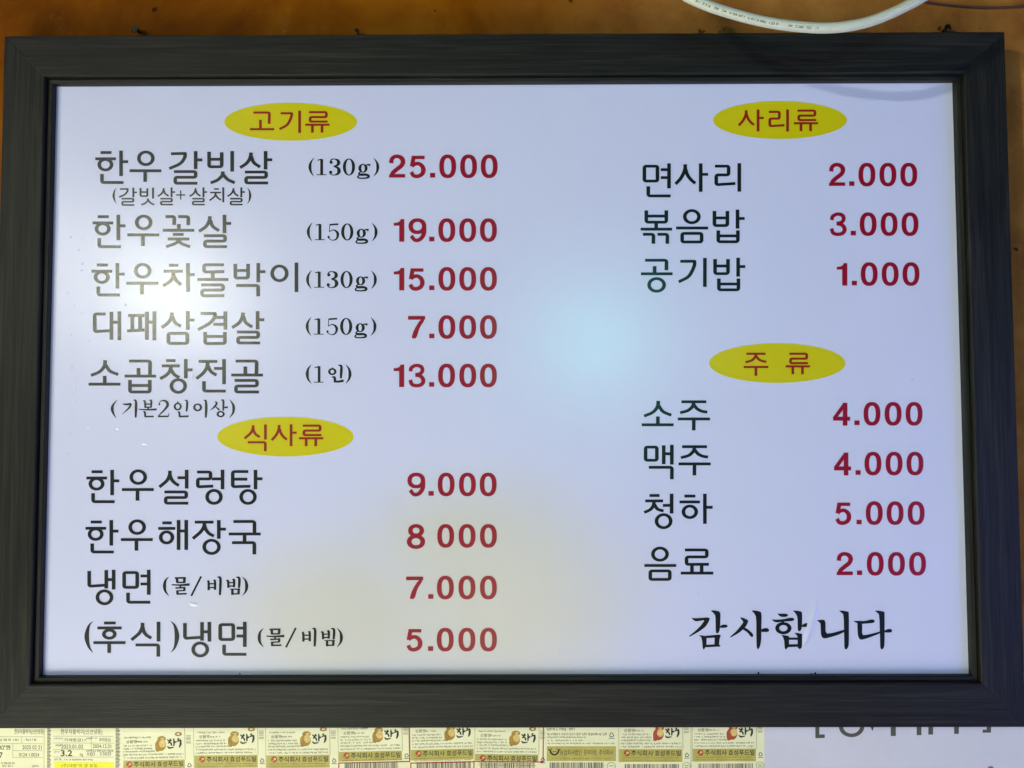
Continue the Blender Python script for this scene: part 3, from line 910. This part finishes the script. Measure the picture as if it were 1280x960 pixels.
def text_polys(s, bold=0.0):
    if (s, bold) in _cache:
        return _cache[(s, bold)]
    cu = bpy.data.curves.new('text', 'FONT')
    cu.body = s
    cu.size = 1.0
    cu.offset = bold
    cu.resolution_u = 3
    ob = bpy.data.objects.new('text', cu)
    COL.objects.link(ob)
    dg = bpy.context.evaluated_depsgraph_get()
    me = bpy.data.meshes.new_from_object(ob.evaluated_get(dg))
    vs = [(v.co.x, v.co.y) for v in me.vertices]
    fs = [tuple(p.vertices) for p in me.polygons]
    bpy.data.objects.remove(ob); bpy.data.curves.remove(cu); bpy.data.meshes.remove(me)
    x0, x1 = min(v[0] for v in vs), max(v[0] for v in vs)
    y0, y1 = min(v[1] for v in vs), max(v[1] for v in vs)
    vs = [((x - x0) / (x1 - x0), (y1 - y) / (y1 - y0)) for x, y in vs]
    _cache[(s, bold)] = (vs, fs)
    return vs, fs


# ------------------------------------------------------------------ stickers below the board
LY = WALL_Y - 0.0006


class Sticker:
    """local pixel frame: origin (u0, v0) at the left end of the olive band, with a small tilt"""
    def __init__(self, root, u0, v0, tilt, y):
        self.root, self.u0, self.v0, self.t, self.y = root, u0, v0, tilt, y

    def map(self, x, z):
        return (self.u0 + x * math.cos(self.t) - z * math.sin(self.t), self.v0 + z * math.cos(self.t) + x * math.sin(self.t))

    def flat(self, name, mat, polys, lift):
        pr = Print(self.y - lift, 0.000004)
        for vs, fs in polys:
            pr.add(([self.map(a, b) for a, b in vs], fs))
        return pr.build(name, mat, self.root)

    def rect(self, x0, z0, x1, z1):
        return ([(x0, z0), (x1, z0), (x1, z1), (x0, z1)], [(0, 1, 2, 3)])

    def text(self, s, x0, z0, x1, z1, bold=0.0):
        vs, fs = text_polys(s, bold)
        return ([(x0 + a * (x1 - x0), z0 + b * (z1 - z0)) for a, b in vs], fs)

    def stroke(self, w, *v):
        pts = [(v[i], v[i + 1]) for i in range(0, len(v), 2)]
        return ribbon(pts, [w] * len(pts))

    def brush(self, *v):
        pts = catmull([tuple(v[i:i + 3]) for i in range(0, len(v), 3)], 5)
        return ribbon(pts, [p[2] * 1.25 for p in pts])

    def disc(self, cx, cz, rx, rz, n=18):
        return ([(cx + rx * math.cos(2 * math.pi * i / n), cz + rz * math.sin(2 * math.pi * i / n)) for i in range(n)], [tuple(range(n))])


def fine_rows(st, rows, rnd, h=2.1):
    """illegibly small print: broken rows of tiny strokes"""
    out = []
    for (x0, x1, z) in rows:
        x = x0
        while x < x1:
            w = rnd.uniform(0.7, 1.5)
            if rnd.random() < 0.95:
                k = rnd.random()
                hh = h * rnd.uniform(.7, 1.0)
                if k < .5:
                    out.append(st.rect(x, z, min(x + w, x1), z + 0.45))
                    out.append(st.rect(x + w * .4, z, x + w * .4 + .4, z + hh))
                elif k < .8:
                    out.append(st.rect(x, z, x + .4, z + hh))
                    out.append(st.rect(x, z + hh - .45, min(x + w, x1), z + hh))
                else:
                    out.append(st.rect(x, z + hh * .4, min(x + w, x1), z + hh * .4 + .45))
            x += w + (0.12 if rnd.random() < .88 else 1.2)
    return out


def paper(st, x0, z0, x1, z1, mat=None, name='paper', torn=False):
    """thin sheet with real thickness and a little waviness"""
    mat = mat or M_LABEL
    nx, nz = 10, 8
    rnd = random.Random(int(st.u0 * 7))
    verts, faces = [], []
    for lay in (0, 1):
        for j in range(nz + 1):
            for i in range(nx + 1):
                x = x0 + (x1 - x0) * i / nx; z = z0 + (z1 - z0) * j / nz
                if torn and i == nx:
                    x += math.sin(j * 2.1) * 0.8
                u, v = st.map(x, z)
                verts.append(at(u, v, st.y if lay == 0 else WALL_Y + 0.0002))
    N = (nx + 1) * (nz + 1)
    for j in range(nz):
        for i in range(nx):
            a = j * (nx + 1) + i
            faces.append((a, a + 1, a + nx + 2, a + nx + 1))
    rim = [i for i in range(nx + 1)] + [(j + 1) * (nx + 1) - 1 for j in range(1, nz + 1)] + [nz * (nx + 1) + i for i in range(nx - 1, -1, -1)] + [j * (nx + 1) for j in range(nz - 1, 0, -1)]
    for k in range(len(rim)):
        a, b = rim[k], rim[(k + 1) % len(rim)]
        faces.append((a, b, b + N, a + N))
    me = mesh_from(name, verts, faces)
    bm = bmesh.new(); bm.from_mesh(me)
    bmesh.ops.recalc_face_normals(bm, faces=bm.faces)
    bm.to_mesh(me); bm.free()
    return link(name, me, mat, st.root)


def barcode(st, x0, x1, z0, z1, rnd):
    out = []
    x = x0
    while x < x1:
        w = rnd.choice((.45, .45, .9, 1.3))
        out.append(st.rect(x, z0, x + w, z1))
        x += w + rnd.choice((.5, .5, .9, 1.2))
    return st.flat('barcode', M_GREY, out, .00012)


def recycle(st, cx, cz, s=3.2):
    a = [(cx, cz - s), (cx + s * .95, cz + s * .65), (cx - s * .95, cz + s * .65)]
    out = []
    for i in range(3):
        p, q = a[i], a[(i + 1) % 3]
        out.append(st.stroke(.9, p[0] * .82 + q[0] * .18, p[1] * .82 + q[1] * .18, p[0] * .12 + q[0] * .88, p[1] * .12 + q[1] * .88))
    out.append(st.rect(cx - s, cz + s + .6, cx + s, cz + s + 1.3))
    st.flat('recycling_mark', M_BLACK, out, .00012)


GROUP = 'beef packaging stickers pasted along the wall under the menu board'


def beef_sticker(u0, vb, tilt, label, w=79, band_h=16, maroon=False, red=None, seed=0, bar=True, shift=0.0):
    rnd = random.Random(seed)
    root = thing('packaging_sticker', label, 'sticker', GROUP, at(u0, vb, LY))
    st = Sticker(root, u0, vb, tilt, LY - shift)
    paper(st, -2, -78, w + 10.5, 92)
    band = st.flat('brand_band', M_BAND, [st.rect(0, 0, w, band_h)], .00008)
    st.flat('margin_line', M_OLIVETXT, [st.rect(w + .3, -70, w + .8, 0)], .00008)
    st.flat('margin_line', M_OLIVETXT, [st.rect(-.8, -70, -.4, band_h)], .00008)
    st.flat('company_name', M_BLACK, [st.text('주식회사', 15, 1.5, 42.5, 8.5, .012), st.text('효성푸드빌', 44.5, 1.5, 77, 8.5, .012)], .00018)
    em = st.flat('round_emblem', M_MAROON, [st.disc(9.5, 5, 3.9, 3.9)], .00018)
    pr = st.flat('emblem_highlight', M_CREAM, [st.disc(10.4, 4.4, 1.7, 1.4), st.stroke(.7, 6.5, 7.2, 9.5, 6.2)], .00024)
    pr.parent = em
    rows = [(4, 37, -29.5), (19, 32, -24), (2, 38, -19.4), (2, 40, -15.6), (2, 46, -12), (2, 77, -8), (2, 77, -4)]
    f = st.flat('fine_print', M_GREY, fine_rows(st, rows, rnd), .00012); f['kind'] = 'stuff'
    f = st.flat('fine_print', M_OLIVETXT, fine_rows(st, [(4, 74, 10.2), (4, w - 3, 13.2)], rnd, 1.2), .00018); f['kind'] = 'stuff'
    st.flat('grade_word', M_BLACK, [st.text('상품명', 6, -25.5, 19, -21.5, .0)], .00012)
    # round golden jar with a lid
    pot = st.flat('jar_picture', M_MAROON if maroon else M_GOLD, [st.disc(49, -18.5, 6.8, 7.4), st.disc(50.5, -26.3, 5.4, 3.4), st.disc(45.5, -15.0, 3.2, 4.6)], .00012)
    hl = st.flat('jar_highlight', M_CREAM, [st.disc(51.4, -20.4, 4.2, 5.0), st.disc(51.5, -26.6, 2.6, 1.1)], .00018)
    hl.parent = pot
    st.flat('gold_flourish', M_GOLD, [([(71.5 + 4.6 * math.cos(a) * (1 if q == 0 else .45), -32 + 2.6 * math.sin(a) * (1 if q == 0 else .4)) for q in (0, 1) for a in [2 * math.pi * i / 16 for i in range(16)]],
                                       [(i, (i + 1) % 16, 16 + (i + 1) % 16, 16 + i) for i in range(16)])], .00012)
    st.flat('brush_lettering', M_BLACK, [
        st.brush(57.5, -25.5, .8, 60, -23.5, 1.6, 63, -24.8, 1.4), st.brush(61.5, -26.5, .9, 60.5, -22.5, 1.5, 58.5, -20.5, 1.2), st.brush(60, -23, 1.0, 62.5, -20, 1.6, 62.8, -17.5, 1.2),
        st.brush(65.5, -26.5, 1.0, 66, -22, 1.8, 65.6, -17, 1.1), st.brush(66, -21.5, 1.2, 69, -22.3, 1.6), st.brush(57.5, -17, .8, 60, -14.8, 1.6, 65.5, -15.6, .8),
        st.brush(71.5, -27, 1.2, 71, -24.5, 1.8), st.brush(69.5, -22.8, 1.2, 74.5, -24.4, 1.6), st.brush(74.2, -24.5, 1.6, 74, -19.5, 2.1, 72.4, -15.2, 1.2)], .00018)
    f = st.flat('fine_print', M_GREY, [st.rect(w + 2, -z, w + 8, -z + .5) for z in (30, 28.2, 26.5, 24.8, 22.2, 20.8)], .00012); f['kind'] = 'stuff'
    recycle(st, w + 5.6, 7 if band_h > 13 else 6)
    if red is None:
        st.flat('certification_mark', M_GREEN, [([(w + 5 + r * math.cos(2 * math.pi * i / 20), 21 + r * .85 * math.sin(2 * math.pi * i / 20)) for r in (5.4, 4.6) for i in range(20)],
                                                 [(i, (i + 1) % 20, 20 + (i + 1) % 20, 20 + i) for i in range(20)]), st.rect(w + 2.2, 20, w + 7.8, 21), st.rect(w + 2.6, 22.4, w + 7.2, 23.2)], .00012)
    if bar:
        barcode(st, 7, w - 5, band_h + 2.5, band_h + 30, rnd)
    if red:
        x0, x1, z = red
        rl = [st.rect(x0, z, x1, z + 1.3), st.rect(x0, z, x0 + 1.2, 60), st.rect(x1 - 1.2, z if x1 < 84 else -60, x1, 60 if x1 < 84 else z + 1)]
        st.flat('red_border', M_REDLINE, rl, .00016)
    return root


# two weighing labels at the left end
def weigh_label(u0, v0, label, first):
    root = thing('weighing_label', label, 'label', None, at(u0, v0, LY))
    st = Sticker(root, u0, v0, 0.004, LY - (.0001 if first else .0002))
    rnd = random.Random(11 if first else 12)
    W = 80
    paper(st, -1, -12, W + 8.5, 120)
    if first:
        st.flat('product_name', M_BLACK, [st.text('한우차돌박이(신선냉동)', 27, 1, 64, 8.5)], .0001)
        st.flat('form_line', M_GREY, [st.rect(0, 10.6, 63, 10.9), st.rect(0, 19.3, 63, 19.6), st.rect(25, 28, 63, 28.3), st.rect(25, 36.5, 63, 36.8), st.rect(36, 10.6, 36.3, 19.3), st.rect(25, 19.3, 25.3, 37), st.rect(64, -5, 64.3, 60)], .0001)
        f = st.flat('fine_print', M_BLACK, fine_rows(st, [(8, 32, 13.6), (40, 55, 13.2), (8, 22, 21.5), (48, 58, 46)], rnd, 3), .0001); f['kind'] = 'stuff'
        st.flat('date_print', M_BLACK, [st.text('2025 02 21', 37, 21.5, 61, 26.5), st.text('62 25', 9, 22, 22, 27)], .0001)
        st.flat('lot_print', M_BLACK, [st.text('0124 1.0024', 33, 31, 58, 35.5), st.text('7', 8, 30.5, 12.5, 38, .01)], .0001)
        f = st.flat('fine_print', M_GREY, fine_rows(st, [(8, 27, 43), (8, 25, 46.5)], rnd, 2.6), .0001); f['kind'] = 'stuff'
    else:
        st.flat('product_name', M_BLACK, [st.text('한우차돌박이(신선냉동)', 10, 1.2, 62, 8.8)], .0001)
        st.flat('form_line', M_GREY, [st.rect(0, 10, 76, 10.3), st.rect(0, 18.6, 76, 18.9), st.rect(0, 26.8, 76, 27.1), st.rect(0, 36, 76, 36.3), st.rect(48, 10, 48.3, 36)], .0001)
        st.flat('handling_print', M_BLACK, [st.text('거세등급1+', 14, 12.6, 42, 17.0), st.text('부위등심', 58, 12, 72, 17)], .0001)
        st.flat('date_print', M_BLACK, [st.text('2023.01.02', 10.5, 20.6, 38, 25.6), st.text('2024.12.31', 50, 20.2, 73, 24.8)], .0001)
        st.flat('weight_figure', M_BLACK, [st.text('3.2', 10, 27.6, 24.5, 35.2, .018)], .0001)
        st.flat('lot_print', M_BLACK, [st.text('kg', 34, 31, 38, 35.6), st.text('0325', 43, 30.4, 53, 34.2), st.text('3.5025', 59, 30, 73, 34)], .0001)
        f = st.flat('fine_print', M_GREY, fine_rows(st, [(2, 12, 12.2), (42, 55, 11.8), (2, 10, 20.8), (2, 9, 28.6), (42, 76, 27.6), (2, 11, 38.2), (14, 50, 38.6)], rnd, 2.2), .0001); f['kind'] = 'stuff'
        yb = st.flat('yellow_band', M_BRIGHT, [st.rect(2, 42.6, 76.5, 60)], .00008)
        st.flat('band_print', M_OLIVETXT, [st.text('(주)대명 미 경 포도', 11, 44.6, 56, 50)], .00014)
    bars = [st.rect(W - 1.5 if not first else 68, z, (W + 4.5 if not first else 73) - (k % 3) * .8, z + .9) for k, z in enumerate([-3 + 1.75 * i for i in range(34)])]
    f = st.flat('edge_ruler_print', M_GREY, bars, .00012)
    return root


weigh_label(-9, 910, 'form label with ruled lines, cut off by the left edge of the picture', True)
weigh_label(66, 910, 'form label reading 3.2 with a bright yellow band, second sticker from the left', False)

specs = [
 (152.0, 951.0, -0.020, 'sticker with gold jar picture directly right of the label reading 3.2', dict(seed=1)),
 (243.0, 944.5, -0.012, 'sticker with gold jar picture, third sticker left of the red border line', dict(seed=2)),
 (333.0, 944.5, -0.012, 'sticker with gold jar picture, just left of where the red border line begins', dict(seed=3)),
 (423.5, 940.0, -0.022, 'sticker with gold jar picture above the first barcode inside the red border', dict(seed=4, band_h=12, red=(-1, 89, 13.2))),
 (513.5, 937.5, -0.022, 'sticker with gold jar picture, middle one inside the red border', dict(seed=5, band_h=13, red=(-1, 81, 15.8))),
 (594.0, 942.5, 0.010, 'sticker with gold jar picture closed off at its right by the upright red line', dict(seed=6, band_h=8, red=(-2, 85.5, 8.5))),
 (774.0, 936.5, 0.000, 'sticker with jar picture directly right of the one with the horned black emblem', dict(seed=7, maroon=True)),
 (866.0, 936.0, -0.004, 'rightmost sticker with jar picture, beside the white notice paper', dict(seed=8, maroon=True)),
]
for i, (u, v, t, lab, kw) in enumerate(specs):
    beef_sticker(u, v, t, lab, shift=0.00004 * (i % 2) + (0.0003 if i == 5 else 0.0), **kw)

# sticker with the horned emblem
root = thing('packaging_sticker', 'sticker with a horned black bowl emblem and no jar picture, right of the red line', 'sticker', GROUP, at(682, 933, LY))
st = Sticker(root, 682.0, 932.8, 0.0, LY - .0002)
rnd = random.Random(21)
paper(st, -1, -60, 90, 92)
st.flat('brand_band', M_BAND, [st.rect(0, 0, 88, 18.5)], .00008)
st.flat('company_name', M_BLACK, [st.text('농업회사법인', 18, 4.2, 45, 11.2), st.text('준마마트', 48, 4.2, 64, 11.2), st.text('주식회사', 67, 4.2, 84.5, 11.2)], .00018)
st.flat('horned_emblem', M_BLACK, [st.brush(3.2, 4.2, .8, 5.5, 4.8, 1.6, 7.0, 8.5, 1.8, 11, 10.8, 1.6, 15, 8.5, 1.8, 16.6, 4.8, 1.6, 18.6, 4.2, .8), st.brush(8, 2.2, .5, 7.2, 4.0, 1.0), st.brush(13.8, 2.2, .5, 14.6, 4.0, 1.0), st.stroke(.8, 8.6, 6.8, 13.2, 6.8)], .00018)
f = st.flat('fine_print', M_BLACK, fine_rows(st, [(2, 36, -22.6), (2, 77, -16.6)], rnd, 3.4), .00012); f['kind'] = 'stuff'
f = st.flat('fine_print', M_GREY, fine_rows(st, [(2, 50, -12), (2, 46, -8), (2, 86, -4.2)], rnd, 1.8), .00012); f['kind'] = 'stuff'
f = st.flat('fine_print', M_OLIVETXT, fine_rows(st, [(8, 82, 14.6)], rnd, 1.9), .00018); f['kind'] = 'stuff'
recycle(st, 82.5, -14.5, 3.6)
st.flat('certification_mark', M_GREEN, [([(82 + r * math.cos(2 * math.pi * i / 20), 25 + r * .9 * math.sin(2 * math.pi * i / 20)) for r in (5.6, 4.8) for i in range(20)],
                                         [(i, (i + 1) % 20, 20 + (i + 1) % 20, 20 + i) for i in range(20)]), st.rect(79, 24, 85, 25)], .00012)
barcode(st, 5, 73, 20.2, 50, rnd)

# ------------------------------------------------------------------ white notice paper at the right
root = thing('notice_paper', 'white notice paper with large dark letters mostly hidden by the frame, bottom right', 'notice', None, at(1120, 920, LY))
st = Sticker(root, 957.0, 900.0, 0.0, LY + .0002)
paper(st, -6, -60, 420, 150, M_PAPER, 'paper')
st = Sticker(root, 0.0, 0.0, 0.0, LY + .0002)
st.flat('bracket', M_NOTICE, [([(1018.8, 880), (1024.2, 880), (1024.2, 918.2), (1031, 918), (1031, 922.4), (1019.2, 922.8)], [(0, 1, 2, 3, 4, 5)])], .0001)
n = 30
st.flat('letter', M_NOTICE, [([(1064.5 + r[0] * math.cos(2 * math.pi * i / n), 908 + r[1] * math.sin(2 * math.pi * i / n)) for r in ((16, 13.5), (10.5, 9.0)) for i in range(n)], [(i, (i + 1) % n, n + (i + 1) % n, n + i) for i in range(n)]),
                             ([(1084, 900), (1096, 900), (1090.5, 914)], [(0, 1, 2)])], .0001)
st.flat('letter', M_NOTICE, [st.rect(1113.4, 870, 1119.8, 920)], .0001)
st.flat('letter', M_NOTICE, [st.rect(1145.8, 870, 1151.8, 919), st.rect(1160.4, 870, 1166.4, 918.3)], .0001)
st.flat('letter', M_NOTICE, [st.rect(1192.6, 870, 1198.6, 917.4)], .0001)
st.flat('bracket', M_NOTICE, [([(1233.4, 880), (1238.8, 880), (1238.8, 915.8), (1228.2, 916), (1228.2, 912.2), (1233.4, 912)], [(0, 1, 2, 3, 4, 5)])], .0001)
st.flat('letter', M_PURPLE, [st.disc(1238.5, 962.5, 4.5, 5)], .0001)


# ------------------------------------------------------------------ cable in front of the frame
def tube(name, pts, radius, mat, parent=None, seg=18, n=8, local=False):
    cp = catmull([tuple(p) for p in pts], n)
    verts, faces = [], []
    for i, p in enumerate(cp):
        a = Vector(cp[max(i - 1, 0)]); c = Vector(cp[min(i + 1, len(cp) - 1)])
        t = (c - a).normalized()
        s = t.cross(Vector((0, 1, 0))).normalized()
        w = s.cross(t).normalized()
        for k in range(seg):
            an = 2 * math.pi * k / seg
            verts.append(Vector(p) + (s * math.cos(an) + w * math.sin(an)) * radius)
    for i in range(len(cp) - 1):
        for k in range(seg):
            j = (k + 1) % seg
            faces.append((i * seg + k, i * seg + j, (i + 1) * seg + j, (i + 1) * seg + k))
    faces.append(tuple(range(seg))); faces.append(tuple(range((len(cp) - 1) * seg, len(cp) * seg)))
    me = mesh_from(name, verts, faces, True)
    bm = bmesh.new(); bm.from_mesh(me); bmesh.ops.recalc_face_normals(bm, faces=bm.faces); bm.to_mesh(me); bm.free()
    return link(name, me, mat, parent, local)


CD = -0.100
cable_px = [(770, -75), (815, -35), (852, -8.5), (878, 4.5), (905, 14.0), (935, 22.5), (965, 29), (995, 33), (1025, 35), (1055, 33.5), (1085, 27.5), (1112, 17.5), (1135, 6.5), (1155, -4.5), (1190, -30), (1240, -75)]
crad = 6.6 * (0.759 - 0.100) / FPX
ctrl = [at(u, v, CD) for u, v in cable_px]
cable = thing('power_cable', 'white cable hanging in a shallow loop over the top right of the frame', 'cable', None, at(1040, 34, CD))
tube('cable_jacket', [p for p in ctrl], crad, M_CABLE, cable)
# faint printed marks along the jacket
marks = Print(CD - crad * 1.0, 0.0)
line = catmull([(p[0], p[1]) for p in cable_px], 24)
mv, mf = [], []
rndm = random.Random(5)


def jacket_point(i, off):
    """point on the jacket surface, off = offset across in radii (positive is below)"""
    a, c = line[max(i - 1, 0)], line[min(i + 1, len(line) - 1)]
    p0 = at(*line[i], CD)
    t = (at(*c, CD) - at(*a, CD)).normalized()
    s = t.cross(Vector((0, 1, 0))).normalized()
    if s.z > 0:
        s = -s
    w = Vector((0, -1, 0))
    return p0 + s * (off * crad * 1.012) + w * (math.sqrt(max(0, 1 - off * off)) * crad * 1.012)


def along(x):
    return min(range(len(line)), key=lambda i: abs(line[i][0] - x))


for (xa, xb) in [(870, 874), (878, 888), (892, 897.5), (902, 907), (911, 929), (934, 943), (945, 956), (960, 971), (984, 989), (993, 1002), (1006, 1012), (1018, 1019.5)]:
    x = xa
    while x < xb:
        w = rndm.uniform(.8, 1.6)
        i0, i1 = along(x), along(min(x + w, xb))
        if i1 <= i0:
            i1 = i0 + 1
        o0 = .34 + rndm.uniform(-.08, .04); o1 = .64 + rndm.uniform(-.05, .06)
        b = len(mv)
        mv += [jacket_point(i0, o0), jacket_point(i1, o0), jacket_point(i1, o1), jacket_point(i0, o1)]
        mf.append((b, b + 1, b + 2, b + 3))
        x += w + rndm.uniform(.15, .5)
mm = link('jacket_print', mesh_from('jacket_print', mv, mf), plain('jacket_print_ink', (0.17, 0.18, 0.16), 0.6, 0.3), cable)

# thin dark wire on the wall, top right
w = [at(u, v, WALL_Y - 0.0015) for u, v in [(1120, -6), (1158, 3), (1180, 6), (1215, 9), (1250, 9.5), (1300, 7), (1360, 2)]]
wire = tube('thin_wire', w, 0.0011, M_WIRE, None, 10)
tag(wire, 'thin dark brown wire running along the wall right of the white cable', 'wire')


# ------------------------------------------------------------------ hanging screws above the frame
def screw(u, v, label, tilt=0.0, s=1.0):
    c = at(u, v, WALL_Y - 0.004)
    root = thing('hanging_screw', label, 'screw', 'screws that hold the frame on the wall', c)
    bm = bmesh.new()
    bmesh.ops.create_cone(bm, cap_ends=True, segments=16, radius1=0.0016 * s, radius2=0.0016 * s, depth=0.010)
    me = bpy.data.meshes.new('shank'); bm.to_mesh(me); bm.free()
    o = link('shank', me, M_SCREW, root, True); o.rotation_euler = (math.radians(90 + tilt), 0, 0)
    bm = bmesh.new()
    bmesh.ops.create_cone(bm, cap_ends=True, segments=20, radius1=0.0031 * s, radius2=0.0020 * s, depth=0.0018)
    for k in (0, 1):
        pass
    me = bpy.data.meshes.new('head'); bm.to_mesh(me); bm.free()
    h = link('head', me, M_SCREW, root, True)
    h.rotation_euler = (math.radians(-90 + tilt), 0, 0); h.location = (0, -0.0045, 0)
    # bent wire loop round the shank
    lp = [Vector((math.cos(a) * 0.0035 * s, -0.004, math.sin(a) * 0.0035 * s - 0.001)) for a in [i * math.pi / 5 for i in range(-2, 8)]]
    tube('wire_loop', lp, 0.0005, M_SCREW, root, 8, 3, True)
    return root


screw(172, 38.5, 'dark screw with a bent wire loop above the left end of the frame', 4, 1.0)
screw(447, 40.5, 'small dark screw above the frame, between the other two', 0, .6)
screw(1181.5, 36.5, 'dark screw above the right end of the frame, beside the cable', -3, .9)
